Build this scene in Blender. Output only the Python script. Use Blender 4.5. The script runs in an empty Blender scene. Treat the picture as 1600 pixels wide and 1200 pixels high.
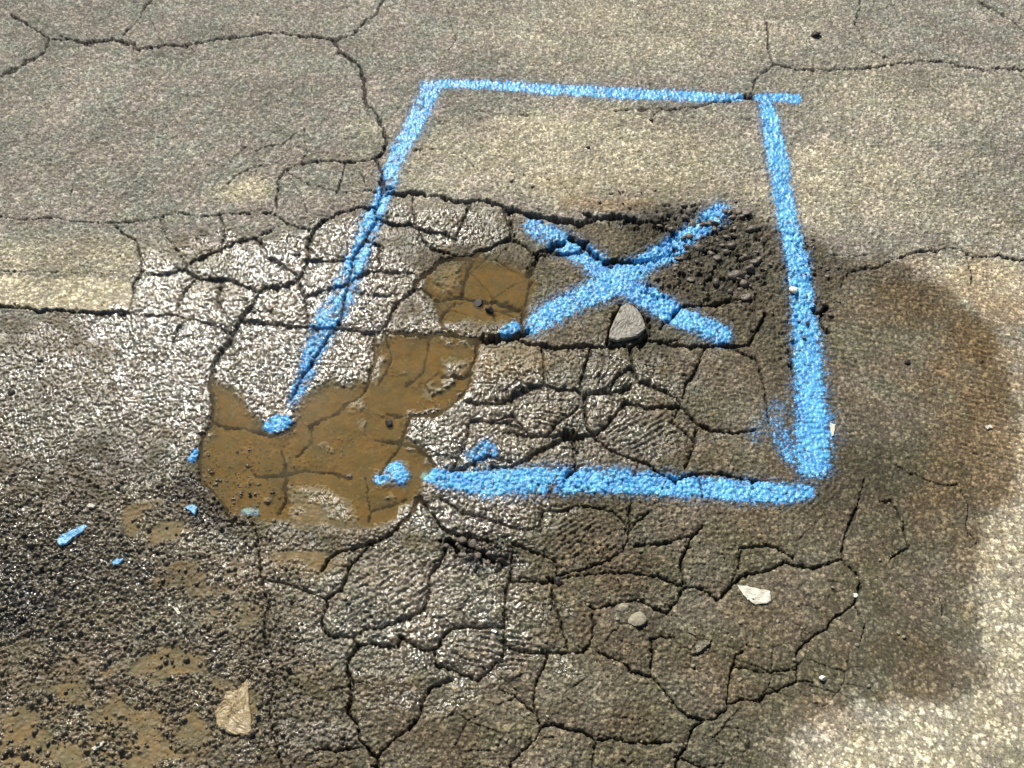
import bpy, math, random
import numpy as np
from mathutils import Vector, Matrix
R = math.radians
random.seed(7); rng = np.random.default_rng(7)
S = bpy.context.scene
C = S.collection

# ---------------------------------------------------------------- camera
PITCH, HFOV, CAMZ = R(50), R(58), 1.5
cd = bpy.data.cameras.new("camera"); cam = bpy.data.objects.new("camera", cd); C.objects.link(cam)
cd.sensor_fit = 'HORIZONTAL'; cd.angle = HFOV; cd.clip_start = 0.02; cd.clip_end = 500
cam.location = (0, 0, CAMZ); cam.rotation_euler = (R(90) - PITCH, 0, 0)
S.camera = cam

# ---------------------------------------------------------------- sky and sun
SUN_EL, SUN_AZ = R(45), R(-21)          # azimuth measured from +Y (away from the viewer), negative = to the left
w = bpy.data.worlds.new("World"); S.world = w; w.use_nodes = True
nt = w.node_tree; bg = nt.nodes['Background']
sky = nt.nodes.new('ShaderNodeTexSky'); sky.sky_type = 'NISHITA'; sky.sun_disc = False
sky.sun_elevation = SUN_EL; sky.sun_rotation = SUN_AZ
nt.links.new(sky.outputs[0], bg.inputs[0]); bg.inputs[1].default_value = 0.05
sl = bpy.data.lights.new("sun", 'SUN'); sl.energy = 4.6; sl.angle = R(0.5); sl.color = (1.0, 0.95, 0.86)
sun = bpy.data.objects.new("sun", sl); C.objects.link(sun)
sdir = Vector((math.sin(SUN_AZ) * math.cos(SUN_EL), math.cos(SUN_AZ) * math.cos(SUN_EL), math.sin(SUN_EL)))
sun.rotation_euler = sdir.to_track_quat('Z', 'Y').to_euler(); sun.location = sdir * 20
S.view_settings.view_transform = 'Standard'; S.view_settings.look = 'None'
S.view_settings.exposure = 0.2; S.view_settings.gamma = 1.0

# ---------------------------------------------------------------- survey coordinates (u, v) <-> ground plane
F = 800 / math.tan(HFOV / 2)
CP, SP = math.cos(PITCH), math.sin(PITCH)
def ground_xy(u, v):
    a = (u - 800) / F; b = -(v - 600) / F
    dy = CP + b * SP; dz = -SP + b * CP
    t = CAMZ / -dz
    return a * t, dy * t

# ---------------------------------------------------------------- noise
def _hash(ix, iy, seed):
    ix = ix.astype(np.int64); iy = iy.astype(np.int64)
    h = (ix * 374761393 + iy * 668265263 + seed * 974634777) & 0xFFFFFFFF
    h = ((h ^ (h >> 13)) * 1274126177) & 0xFFFFFFFF
    h = (h ^ (h >> 16))
    h = (h * 2246822519) & 0xFFFFFFFF
    h = h ^ (h >> 15)
    return (h & 0xFFFFFF).astype(np.float32) / np.float32(16777216)
def vnoise(x, y, seed=0):
    x0 = np.floor(x); y0 = np.floor(y)
    fx = (x - x0).astype(np.float32); fy = (y - y0).astype(np.float32)
    fx = fx * fx * (3 - 2 * fx); fy = fy * fy * (3 - 2 * fy)
    a = _hash(x0, y0, seed); b = _hash(x0 + 1, y0, seed)
    c = _hash(x0, y0 + 1, seed); d = _hash(x0 + 1, y0 + 1, seed)
    return (a + (b - a) * fx) * (1 - fy) + (c + (d - c) * fx) * fy - 0.5
def fbm(x, y, seed=0, octv=4, gain=0.5):
    s = 0; a = 1.0; t = 0
    for o in range(octv):
        s = s + a * vnoise(x * 2 ** o + 17.3 * o, y * 2 ** o - 9.1 * o, seed + o); t += a; a *= gain
    return s / t * 2          # about -1..1
def worley(x, y, seed=0):
    x0 = np.floor(x); y0 = np.floor(y)
    f1 = np.full(x.shape, 9.0, np.float32); cid = np.zeros(x.shape, np.float32)
    for dx in (-1, 0, 1):
        for dy in (-1, 0, 1):
            cx = x0 + dx; cy = y0 + dy
            px = cx + _hash(cx, cy, seed); py = cy + _hash(cx, cy, seed + 51)
            d = (px - x) ** 2 + (py - y) ** 2
            m = d < f1
            f1 = np.where(m, d, f1).astype(np.float32)
            cid = np.where(m, _hash(cx, cy, seed + 99), cid)
    return np.sqrt(f1), cid
def sstep(a, b, x):
    t = np.clip((x - a) / (b - a), 0, 1)
    return t * t * (3 - 2 * t)

# ---------------------------------------------------------------- grid over the road
U0, U1, V0, V1 = -260.0, 1860.0, -170.0, 1380.0
STEP = 1.25
NU = int((U1 - U0) / STEP) + 1; NV = int((V1 - V0) / STEP) + 1
us = np.linspace(U0, U1, NU); vs = np.linspace(V0, V1, NV)
U, V = np.meshgrid(us, vs)
X, Y = ground_xy(U, V)
DU = (U1 - U0) / (NU - 1); DV = (V1 - V0) / (NV - 1)
wx = 2.6 * vnoise(U / 9, V / 7, 3) + 4.0 * vnoise(U / 26, V / 20, 4) + 2.4 * vnoise(U / 3.3, V / 2.8, 5)
wy = 2.6 * vnoise(U / 9, V / 7, 13) + 4.0 * vnoise(U / 26, V / 20, 14) + 2.4 * vnoise(U / 3.3, V / 2.8, 15)
UW = (U + wx).astype(np.float32); VW = (V + wy).astype(np.float32)

def window(pts, pad):
    p = np.array(pts); a = p.min(0) - pad; b = p.max(0) + pad
    j0 = max(0, int((a[0] - U0) / DU)); j1 = min(NU, int((b[0] - U0) / DU) + 2)
    i0 = max(0, int((a[1] - V0) / DV)); i1 = min(NV, int((b[1] - V0) / DV) + 2)
    return slice(i0, max(i0, i1)), slice(j0, max(j0, j1))
def segdist(u, v, a, b):
    dx, dy = b[0] - a[0], b[1] - a[1]; L = dx * dx + dy * dy + 1e-9
    t = np.clip(((u - a[0]) * dx + (v - a[1]) * dy) / L, 0, 1)
    return np.hypot(u - a[0] - t * dx, v - a[1] - t * dy), t
def polymask(pts, soft=8.0, warp=1.0):
    """1 inside a traced outline, soft edge, as a full array"""
    out = np.zeros(U.shape, np.float32)
    sl = window(pts, soft * 2 + 12)
    u = U[sl] + wx[sl] * warp; v = V[sl] + wy[sl] * warp
    inside = np.zeros(u.shape, bool); dm = np.full(u.shape, 1e9)
    n = len(pts)
    for k in range(n):
        a, b = pts[k], pts[(k + 1) % n]
        d, _ = segdist(u, v, a, b); dm = np.minimum(dm, d)
        if a[1] != b[1]:
            c = ((a[1] > v) != (b[1] > v)) & (u < (b[0] - a[0]) * (v - a[1]) / (b[1] - a[1]) + a[0])
            inside ^= c
    sd = np.where(inside, dm, -dm)
    out[sl] = sstep(-soft, soft, sd)
    return out
def blobs(lst, wr=0.35, seed=40):
    n1 = 1.5 * fbm(U / 80, V / 50, seed, 6, 0.62)
    out = np.zeros(U.shape, np.float32)
    for cx, cy, rx, ry, amp in lst:
        d = np.sqrt(((U - cx) / rx) ** 2 + ((V - cy) / ry) ** 2)
        out = np.maximum(out, amp * sstep(1.3, 0.4, d + wr * n1))
    return out

# ---------------------------------------------------------------- cracks traced from the road, (width, points)
CR = [
 (3.6,[(18,25),(42,38),(62,50),(76,62),(76,72),(68,82),(48,92),(25,108),(0,118),(-60,150),(-140,160),(-270,190)]),
 (3.8,[(78,64),(110,62),(130,66),(165,65),(175,62),(190,67),(210,69),(213,75),(220,78),(250,73),(295,71),(330,65),(360,60),(400,55),(440,53),(470,58),(500,60),(520,65)]),
 (2.6,[(193,57),(200,45),(218,30),(228,10),(240,0),(262,-50),(250,-110),(290,-180)]),
 (3.6,[(523,65),(530,60),(553,54),(558,45),(575,30),(588,22),(590,12),(600,0),(640,-60),(650,-120),(700,-180)]),
 (5.2,[(520,65),(528,75),(535,85),(550,95),(563,105),(566,118),(571,126),(566,138),(571,150),(574,165),(583,172),(593,190),(600,203),(607,225),(600,240),(587,248),(592,258),(598,272),(600,290),(596,305)]),
 (3,[(585,250),(550,255),(537,253),(520,250),(490,254),(470,258),(445,268),(436,285),(432,310),(432,330)]),
 (2.5,[(540,256),(533,285),(527,302)]), (1.7,[(475,205),(478,240),(470,255)]), (1.5,[(400,252),(440,258),(470,256)]),
 (1.6,[(345,300),(370,275),(400,262),(430,262)]), (1.6,[(470,205),(440,225),(400,235),(375,230)]), (1.8,[(560,262),(572,290),(590,302)]), (1.6,[(232,30),(262,80)]), (1.5,[(440,268),(470,300),(480,330)]), (1.4,[(700,20),(712,60),(690,95)]),
 (1.4,[(375,215),(380,235),(350,262),(330,300)]), (1.5,[(125,275),(112,300),(108,335)]),
 (3,[(1197,38),(1200,70),(1205,90),(1208,102),(1190,115),(1180,130),(1172,150)]),
 (3,[(1208,102),(1225,106),(1250,110),(1300,110),(1330,108),(1360,108),(1390,100),(1440,95),(1470,98),(1500,105),(1540,108),(1600,111),(1700,100),(1870,120)]),
 (2.2,[(1350,-180),(1330,-90),(1345,0),(1343,15),(1336,37),(1345,60),(1348,72),(1360,80),(1390,92)]),
 (3,[(1440,-180),(1480,-60),(1525,0),(1545,12),(1570,28),(1590,42),(1600,52),(1660,90),(1700,100)]),
 (2.8,[(1180,148),(1130,160),(1090,166),(1050,172),(1000,172),(960,173)]), (7,[(1165,150),(1176,151)]),
 (2.2,[(1030,174),(1018,188)]),(1.3,[(735,176),(830,182)]),(1.5,[(645,235),(690,236),(720,245),(740,262)]),(1.6,[(800,270),(850,278),(880,290),(890,310)]),
 (2.6,[(1860,420),(1700,412),(1600,407),(1560,402),(1520,400),(1500,390),(1480,388),(1465,395),(1440,395),(1420,398),(1395,408),(1370,420),(1350,422),(1325,426),(1318,436),(1313,450)]),
 (2.2,[(1512,402),(1518,425),(1518,445)]), (2,[(1300,398),(1330,400),(1360,397)]),
 (4.8,[(-270,470),(-100,478),(0,482),(50,482),(60,487),(100,487),(150,489),(200,489)]),
 (2.6,[(200,489),(205,465),(210,445),(222,428),(222,400),(212,375),(190,365),(180,355)]),
 (1.3,[(-200,422),(0,425),(60,425),(85,427),(170,430)]),
 (2.2,[(-270,330),(-100,345),(0,340),(30,344),(90,342),(110,347),(160,350),(190,350),(230,347),(275,335),(310,342),(345,338),(375,335),(400,335),(432,330)]),
 (4,[(596,318),(586,323),(565,323),(545,330),(525,333),(510,342),(500,352),(490,362),(484,375),(482,387),(485,397),(480,408),(473,420),(468,432),(460,440),(445,447),(425,450),(408,455),(400,465)]),
 (2.6,[(430,335),(450,350),(470,355),(483,358)]), (2,[(310,405),(350,388),(400,370),(425,358),(440,350)]),
 (3.2,[(482,405),(500,408),(525,408),(540,404),(555,403)]), (3,[(468,440),(470,455),(475,465),(478,475),(481,495),(483,507)]),
 (3.6,[(478,465),(500,458),(520,450),(535,447),(545,442),(555,432),(568,430),(580,425),(600,423),(622,424)]),
 (3.4,[(596,305),(590,320),(586,330),(588,345),(580,360),(570,375),(558,388),(553,400),(548,420),(545,445),(540,465),(533,490),(530,512)]),
 (3.4,[(530,512),(515,525),(502,545),(492,565),(480,580),(470,596),(455,625)]),
 (4.2,[(375,500),(400,502),(415,507),(440,508),(465,511),(483,509),(500,512),(530,513),(545,516),(560,517),(575,520),(590,519),(600,510),(605,500),(612,488),(625,472),(640,458),(650,450),(665,453),(672,460)]),
 (5.4,[(650,450),(652,438),(665,428),(680,415),(690,407),(715,404),(735,400),(760,392),(780,382),(795,375),(805,368)]),
 (6.4,[(596,303),(620,303),(655,303),(680,306),(700,312),(710,316),(735,315),(760,316),(785,323),(800,331)]),
 (4.4,[(588,338),(600,345),(610,348),(640,352),(650,358),(665,362),(690,364),(703,372),(712,375)]), (2.6,[(645,305),(645,330),(648,352)]),
 (3.2,[(648,352),(660,372),(672,388),(700,398),(720,402)]), (3,[(735,316),(728,335),(722,350),(712,370)]), (7,[(787,325),(795,345),(800,360),(797,374)]),
 (2,[(622,424),(640,425),(655,432)]), (2.2,[(555,455),(575,460),(600,462),(625,460)]), (2.4,[(600,423),(590,400),(600,385),(570,375)]),
 (4.6,[(600,517),(615,520),(650,522),(667,526),(692,522),(737,529)]), (10,[(737,530),(762,532),(800,527),(826,519)]),
 (4,[(735,410),(725,440),(722,462),(677,466)]), (4,[(722,462),(740,468),(760,470),(775,468),(800,478),(815,480)]),
 (2.6,[(712,472),(697,485),(690,498),(695,515)]), (2.4,[(677,470),(687,480),(697,485)]),
 (3.2,[(745,539),(742,555),(735,580),(725,590),(690,587)]), (2.6,[(670,528),(667,550),(657,580),(647,590),(635,600)]),
 (3.2,[(575,520),(585,525),(587,550),(585,570),(577,587),(575,600),(565,618),(540,632),(520,645),(500,652),(487,662),(485,690),(460,710)]),
 (4.4,[(400,465),(395,480),(380,492),(370,515),(355,540),(335,567),(328,600),(330,615),(332,660),(315,685),(312,720),(315,750),(335,770),(350,788),(360,810),(370,822),(398,820)]),
 (3.2,[(332,660),(355,667),(380,668),(400,675),(420,680),(440,677),(460,664)]),
 (3.8,[(400,370),(370,380),(345,390),(330,395),(310,405),(292,412),(290,420),(300,430),(310,437),(350,438),(370,440),(400,455)]),
 (2,[(300,440),(285,465),(275,485)]), (2,[(200,489),(230,493),(270,493)]), (3,[(285,508),(270,535)]),
 (2.6,[(735,590),(725,615),(700,637),(680,647),(640,650),(605,647)]), (3,[(642,650),(635,665),(630,690),(617,707),(600,730),(592,742)]),
 (3.4,[(585,685),(612,689),(630,692),(650,699),(670,712),(677,725)]), (3.2,[(400,742),(417,744),(450,739),(475,735),(507,735),(540,742)]),
 (4.2,[(437,700),(445,720),(445,750),(445,775),(435,800)]), (2.4,[(572,742),(572,770),(580,795),(612,785),(637,777)]), (2.2,[(580,795),(575,812)]),
 (4.4,[(500,890),(525,862),(560,855),(585,847),(612,835),(625,820),(640,807),(657,775)]),
 (5.4,[(730,627),(750,630),(775,628),(800,622),(830,608)]), (3.2,[(737,657),(765,659),(800,660),(815,668)]), (3,[(705,737),(742,725),(762,712),(800,722)]),
 (6.4,[(850,602),(870,606),(900,610),(910,617),(950,611),(970,610),(987,600)]), (5.4,[(912,620),(914,650),(920,672),(927,680)]),
 (5.4,[(975,632),(962,652),(945,667),(927,680),(910,684),(892,680)]), (4.2,[(785,675),(800,677),(825,682),(850,682),(892,680)]),
 (4.4,[(890,684),(850,700),(815,722),(800,730),(770,728)]), (3,[(900,637),(875,660),(850,682)]), (4.8,[(896,685),(897,712),(900,732),(882,747)]),
 (12,[(886,680),(898,682)]),
 (5,[(975,630),(1012,636),(1045,636),(1065,635)]), (3.8,[(1000,598),(1040,610),(1060,622),(1067,635),(1077,647),(1090,662),(1112,672),(1135,674)]),
 (3.6,[(1095,562),(1080,592),(1072,600),(1070,620)]), (3.8,[(927,682),(937,690),(955,702),(980,712),(1012,725),(1030,739),(1057,750)]),
 (2.6,[(1090,670),(1087,690),(1082,705),(1070,730)]), (3,[(1057,750),(1070,742),(1100,737),(1137,742),(1162,750),(1200,752)]),
 (2.6,[(822,830),(842,820),(850,800),(875,800),(900,790),(925,790)]), (2.6,[(800,850),(825,860),(870,879),(872,900)]),
 (3.6,[(1100,820),(1082,837),(1072,857),(1065,875),(1067,895),(1070,917)]), (2.1,[(1160,857),(1157,887)]), (2.6,[(985,827),(1000,812),(1015,800)]),
 (9,[(800,330),(825,337),(855,340),(895,347),(907,354),(932,341),(975,341),(1000,349)]), (5,[(1000,349),(1040,351)]),
 (4.6,[(797,374),(820,385),(837,399),(862,397),(887,395),(912,394)]), (9,[(838,402),(835,414),(826,430)]), (7,[(862,387),(882,379)]), (8,[(890,370),(912,385),(932,402),(955,417)]),
 (6,[(932,405),(955,410),(985,408),(1005,409)]), (4,[(1005,409),(1025,407),(1040,402),(1060,385)]),
 (4.2,[(1030,515),(1055,490),(1065,482),(1090,477),(1125,472),(1165,470)]), (6,[(948,536),(953,512),(960,492),(970,477)]), (7,[(990,480),(1008,500),(1016,520),(1000,540)]),
 (5.4,[(800,527),(815,532),(837,537),(862,544),(905,541),(950,540),(987,540),(1017,525)]), (5,[(1010,530),(1030,535),(1050,540),(1100,541),(1137,541),(1170,537),(1185,515),(1195,490)]),
 (4,[(920,545),(920,555),(912,575),(905,600),(908,612)]), (5.2,[(987,540),(985,557),(987,572),(997,595),(1015,600)]), (4,[(985,572),(960,590),(950,611)]), (3.2,[(1100,541),(1095,562)]),
 (3.6,[(830,440),(825,445),(820,472),(815,500),(817,525)]), (3,[(845,545),(850,575),(850,602),(800,622)]),
 (3,[(1375,782),(1390,782),(1402,797),(1412,825),(1420,855),(1412,860),(1392,872)]),
 (3.6,[(1340,795),(1330,817),(1320,837),(1315,867),(1317,875),(1295,880),(1270,885),(1225,878),(1200,891),(1160,900),(1130,930)]), (2.6,[(1317,875),(1330,888),(1344,900)]),
 (2.2,[(1340,795),(1345,770),(1352,750)]), (2,[(1400,725),(1420,740),(1440,747),(1467,757),(1495,757)]), (2,[(1495,757),(1512,790),(1508,830),(1525,850)]),
 (3.2,[(1344,900),(1342,920),(1335,942),(1322,952),(1300,967),(1295,982),(1275,990),(1255,1007),(1247,1022),(1246,1045),(1245,1065),(1225,1072),(1200,1085),(1187,1095)]),
 (2,[(1245,1064),(1270,1065)]), (2,[(1352,975),(1344,1000)]), (1.8,[(1335,945),(1350,965)]), (1.8,[(1465,930),(1471,945),(1472,962)]),
 (2.6,[(917,945),(930,952),(960,946),(995,939)]), (2.8,[(925,960),(929,975),(925,1005),(910,1020),(882,1022),(850,1021),(820,1019),(800,1012),(787,1005)]),
 (2.8,[(856,1024),(850,1040),(837,1070),(832,1100),(840,1125),(845,1136),(835,1155),(815,1172),(800,1190),(790,1230),(820,1300),(810,1390)]),
 (2.8,[(845,1135),(867,1132),(887,1142),(907,1144),(930,1155),(960,1152),(985,1161),(1015,1162),(1035,1160),(1050,1158)]),
 (2.6,[(935,1015),(950,1025),(975,1037),(987,1049),(1017,1057),(1020,1020),(1017,1000),(1030,995),(1050,998)]),
 (3,[(1017,1057),(1042,1085),(1065,1110),(1077,1120),(1100,1124),(1117,1125),(1135,1107),(1140,1075),(1145,1042),(1150,1020),(1160,1016)]),
 (3,[(1100,1127),(1082,1140),(1075,1162),(1060,1180),(1055,1200),(1080,1260),(1060,1390)]), (2,[(1135,1100),(1162,1092),(1187,1095)]),
 (2.6,[(1030,900),(1042,905),(1070,917),(1090,919),(1107,927),(1122,937),(1135,930)]), (1.9,[(1065,922),(1057,940)]), (2,[(785,1080),(800,1085),(817,1100),(832,1112)]),
 (3.2,[(797,908),(837,909),(862,909)]), (2,[(862,905),(900,900),(960,895),(1030,900)]),
 (2.6,[(398,820),(405,870),(410,905),(415,932),(422,947),(415,965),(414,1000)]),
 (4.2,[(560,870),(545,890),(535,917),(510,937),(511,950),(500,972),(507,990),(525,995),(550,997),(562,990),(575,980),(595,980)]), (3,[(560,870),(585,847)]),
 (4.2,[(553,998),(560,1010),(580,1005),(600,1010),(620,1010),(627,997),(650,1010),(667,1017),(682,1010),(692,992),(707,982),(735,981),(760,981),(785,981)]),
 (4,[(700,855),(685,880),(672,900),(670,915),(670,937),(662,955),(640,966),(612,974),(595,980)]),
 (3.2,[(800,870),(797,900),(790,925),(788,962),(787,982),(790,1000),(785,1032),(775,1037),(767,1047),(752,1055),(745,1062),(727,1055),(705,1046),(682,1041),(677,1020)]),
 (4.6,[(558,1010),(542,1037),(545,1060),(547,1090),(545,1112),(557,1130),(562,1152),(572,1165),(580,1177),(590,1185),(588,1200),(600,1260),(580,1320),(600,1390)]),
 (3,[(565,1167),(540,1170),(522,1175),(510,1169),(492,1172)]), (3,[(592,1182),(602,1167),(617,1155),(640,1140),(655,1120),(665,1090),(677,1075),(707,1065)]),
 (9,[(700,846),(710,852),(716,862)]), (7,[(725,852),(745,860),(760,872),(775,880),(790,885)]), (5,[(657,775),(672,800),(700,830),(735,840),(765,845)]),
 (9,[(1272,486),(1282,492),(1294,478)]), (5,[(1280,495),(1284,510),(1292,518)]), (4,[(1240,590),(1232,548)]), (9,[(862,905),(874,910)]),
 (1.8,[(1860,700),(1700,720),(1640,760),(1600,740)]), (2.8,[(1137,541),(1180,560),(1195,600),(1200,660)]), (2.6,[(1135,674),(1180,672)]), (2.6,[(1065,635),(1050,660),(1087,690)]), (2.6,[(822,683),(815,660),(800,645),(765,659)]), (2.4,[(735,657),(728,690),(705,737)]),
 (2.6,[(985,780),(985,827),(975,860),(940,880),(872,900)]), (2.6,[(925,790),(960,800),(985,827)]), (2.8,[(690,778),(720,800),(760,810),(822,830)]), (2.5,[(985,850),(1030,850),(1082,837)]),
 (2.5,[(1157,857),(1200,850),(1240,870)]), (2.5,[(862,909),(865,940),(880,980),(890,1021)]), (2.5,[(995,939),(1040,960),(1070,917)]), (2.5,[(414,1000),(430,1060),(420,1120),(440,1200),(430,1300)]),
 (2.6,[(410,905),(460,915),(510,937)]), (2.2,[(250,345),(262,372),(292,412)]), (2.4,[(345,338),(352,360),(345,390)]), (2.4,[(222,428),(260,430),(292,420)]), (2.6,[(350,438),(340,470),(368,520)]),
 (2.4,[(270,493),(300,498),(368,520)]), (2.6,[(400,370),(415,400),(440,415),(468,432)]), (1.8,[(445,268),(470,285),(530,300),(590,298)]), (2.4,[(600,517),(612,560),(590,600)]), (2.2,[(1145,1042),(1190,1050),(1246,1045)]), (2.2,[(930,1155),(925,1200),(940,1260)]),
 (2.5,[(1055,1180),(1200,1240),(1350,1230),(1500,1300),(1520,1390)]),
]
chipn = (1 + 1.5 * sstep(0.24, 0.38, vnoise(U / 8, V / 7, 24))).astype(np.float32)
groove = np.zeros(U.shape, np.float32); dmin = np.full(U.shape, 60.0, np.float32); gdepth = np.zeros(U.shape, np.float32)
wvar = np.clip(0.85 + 1.3 * vnoise(U / 16, V / 13, 21) + 0.9 * vnoise(U / 5, V / 5, 22), 0.5, 2).astype(np.float32)
for wd, pts in CR:
    for k in range(len(pts) - 1):
        a, b = pts[k], pts[k + 1]
        sl = window([a, b], 34)
        if U[sl].size == 0: continue
        d, t = segdist(UW[sl], VW[sl], a, b)
        hw = (0.46 * wd * wvar[sl] + 0.25) * chipn[sl] * (1 if wd > 2.4 else 0.8)
        g = sstep(1.35, 0.35, d / hw)
        groove[sl] = np.maximum(groove[sl], g)
        gdepth[sl] = np.maximum(gdepth[sl], g * (0.0022 + 0.0016 * wd))
        dmin[sl] = np.minimum(dmin[sl], d)

# hairline cracks between the traced ones: borders of a warped cell pattern, broken off at random
hair_zone = (1 - 0.0) * polymask([(230,395),(430,330),(600,305),(800,335),(830,520),(1000,545),(1190,560),(1180,740),(1330,860),(1340,1080),(1150,1210),(440,1220),(420,880),(700,860),(660,740),(640,640),(590,520),(400,520),(330,500)], 30, 1)
def hair(size, seed, thr, wpx, depth):
    global groove, gdepth
    hx = UW / size + 0.5 * vnoise(U / size, V / size, seed + 2); hy = VW / (size * 0.72) + 0.5 * vnoise(U / size, V / size, seed + 3)
    x0 = np.floor(hx); y0 = np.floor(hy); a1 = np.full(U.shape, 9., np.float32); a2 = np.full(U.shape, 9., np.float32)
    for dx in (-1, 0, 1):
        for dy in (-1, 0, 1):
            cx = x0 + dx; cy = y0 + dy
            d = np.hypot(cx + _hash(cx, cy, seed) - hx, cy + _hash(cx, cy, seed + 1) - hy).astype(np.float32)
            a2 = np.minimum(a2, np.maximum(a1, d)); a1 = np.minimum(a1, d)
    e = (a2 - a1) * size * 0.5
    g = sstep(wpx, wpx * 0.25, e / wvar) * sstep(thr, thr + 0.12, vnoise(U / 45, V / 40, seed + 7)) * hair_zone
    groove = np.maximum(groove, g * 0.8); gdepth = np.maximum(gdepth, g * depth)
hair(66, 610, 0.0, 1.6, 0.0030)
hair(30, 640, 0.22, 1.3, 0.0022)

# ---------------------------------------------------------------- patches of wet, silt, sand, dark grit, rust
damp = polymask([(-300,545),(60,500),(200,470),(225,390),(300,372),(420,372),(520,345),(600,318),(780,330),(900,352),(1040,345),(1130,335),(1215,350),(1300,398),(1380,408),(1470,450),(1545,500),(1592,640),(1585,750),(1535,830),(1515,900),(1540,1000),(1545,1080),(1460,1095),(1380,1085),(1290,1110),(1235,1150),(1240,1210),(1200,1400),(-300,1400)], 11, 5)
rightfade = sstep(1180, 1420, U + 0.5 * (V - 500))
PUD = [[(330,598),(352,602),(372,612),(384,640),(402,663),(438,682),(458,664),(472,640),(492,608),(520,598),(545,607),(562,592),(577,580),(587,560),(592,530),(612,522),(660,530),(737,533),(742,556),(735,590),(725,612),(680,643),(640,648),(634,665),(632,690),(660,705),(674,725),(665,745),(660,760),(655,775),(635,800),(606,818),(560,826),(470,820),(430,812),(395,812),(360,803),(345,785),(318,750),(312,720),(316,690),(333,665)],
       [(662,438),(690,414),(740,406),(800,412),(826,425),(833,450),(820,475),(815,498),(780,506),(745,505),(704,506),(692,495),(680,472),(668,455)]]
ISL = [[(452,762),(500,755),(535,775),(560,800),(556,824),(500,826),(450,806)],[(690,520),(740,522),(800,515),(810,498),(770,500),(700,508)],[(690,560),(735,560),(728,588),(695,586)],[(540,628),(565,620),(568,640),(545,644)],[(425,662),(445,658),(450,668),(430,672)],
       [(585,735),(615,722),(638,722),(640,748),(612,756),(588,752)],[(678,418),(722,412),(716,452),(682,450)],[(568,560),(600,560),(590,600),(560,600)]]
pud = [polymask(p, 13, 2.4) for p in PUD]
isl = np.zeros(U.shape, np.float32)
for p in ISL: isl = np.maximum(isl, polymask(p, 12, 2.6))
pudall = np.maximum(pud[0], pud[1])
shoal = sstep(0.22, 0.42, fbm(U / 30, V / 20, 97, 4)) * np.maximum(sstep(0.999, 0.6, pudall), blobs([(600,570,60,40,1),(700,610,60,40,1),(480,690,80,50,.8),(600,680,60,40,1),(430,790,80,40,1),(700,430,50,40,.8),(600,800,60,30,1)], .5, 48))
pdeep = pudall * (1 - 0.85 * isl) * (1 - 0.75 * shoal)
strip = polymask([(-300,428),(0,432),(90,434),(190,436),(205,445),(203,486),(100,484),(0,480),(-300,466)], 4, 0.8)
sand = np.maximum(1.15 * strip, blobs([(90,405,230,38,0.55),(-150,400,250,60,0.5),(385,298,45,20,0.8),(250,470,70,25,0.35),(900,245,320,75,0.72),(830,200,80,30,0.8),(700,275,120,55,0.4),(1000,40,260,70,0.4),(880,90,120,30,0.3),(1240,10,80,50,0.3),
        (1330,290,190,80,0.6),(1540,440,110,55,0.75),(1600,340,260,70,0.3),(1400,160,220,70,0.35),(1580,1000,95,330,0.85),(1420,1170,230,75,0.85),(1700,900,200,400,0.8),(1500,1300,350,120,0.85),
        (345,465,55,35,0.4),(430,475,35,35,0.3),(700,900,160,60,0.22),(880,1090,130,80,0.2)]))
rust = blobs([(1530,560,95,160,0.62),(1430,470,95,50,0.5),(1560,760,70,110,0.6),(1490,700,60,130,0.4),(1520,860,40,90,0.35),(950,320,60,14,0.6),(835,200,40,14,0.0),(1300,1130,60,40,0.3),(1420,1090,70,16,0.3)], 0.8)
silt = np.maximum(blobs([(470,880,75,32,0.85),(250,815,70,55,0.85),(180,800,90,50,0.5),(360,960,90,40,0.6),(120,1150,260,100,0.85),(260,1100,160,110,0.75),(330,900,130,60,0.6),(60,1040,160,70,0.55),(150,960,160,60,0.45),(795,568,75,36,0.95),(850,560,70,22,0.5),(770,650,90,40,0.3),(1000,300,220,30,0.25),(690,560,170,60,0.7),(620,470,60,40,0.25)]), pudall)
dark = blobs([(310,770,80,42,0.95),(60,870,220,110,0.8),(220,900,150,80,.55),(150,720,180,50,.4),(160,1060,300,110,.38),(10,945,130,60,1.35),(60,900,120,50,1.0),(80,1000,60,25,.7),(330,800,60,40,1.0),(120,780,110,40,0.35),(360,840,50,35,0.5),(1110,400,110,80,0.75),(1060,350,100,30,0.8),(1180,460,60,70,0.55),(1270,420,60,50,0.55),(1000,505,60,40,.75),(1090,440,90,60,.6),(755,866,70,34,1.0),(705,850,25,20,1),(40,40,60,60,0.3),(420,1000,45,70,0.5),(1230,560,50,120,0.4),(1330,740,90,60,0.4),(420,1080,50,120,0.35)], 0.5)
film = np.clip(0.22 * 1.0 + blobs([(420,520,230,185,1.0),(430,500,170,130,1.5),(60,620,340,130,.42),(250,560,120,100,.8),(860,640,240,120,.42),(690,350,120,60,.45),(640,960,230,130,.55),(720,800,150,50,.7),(150,950,420,300,.42),(560,640,300,200,.9)], .5, 49), 0, 1) * damp
film = film * (0.85 + 0.6 * vnoise(U / 20, V / 15, 50))
gravelzone = blobs([(60,900,330,170,1.0),(330,780,110,70,0.8),(150,1080,330,160,0.8),(370,1000,120,170,0.7),(-150,1100,300,350,1.0)])
crumb = blobs([(1120,410,110,100,1.0),(1080,345,110,30,1.0),(760,865,60,30,1.0),(1240,470,60,110,0.5),(1030,450,50,30,.8)])

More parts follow.
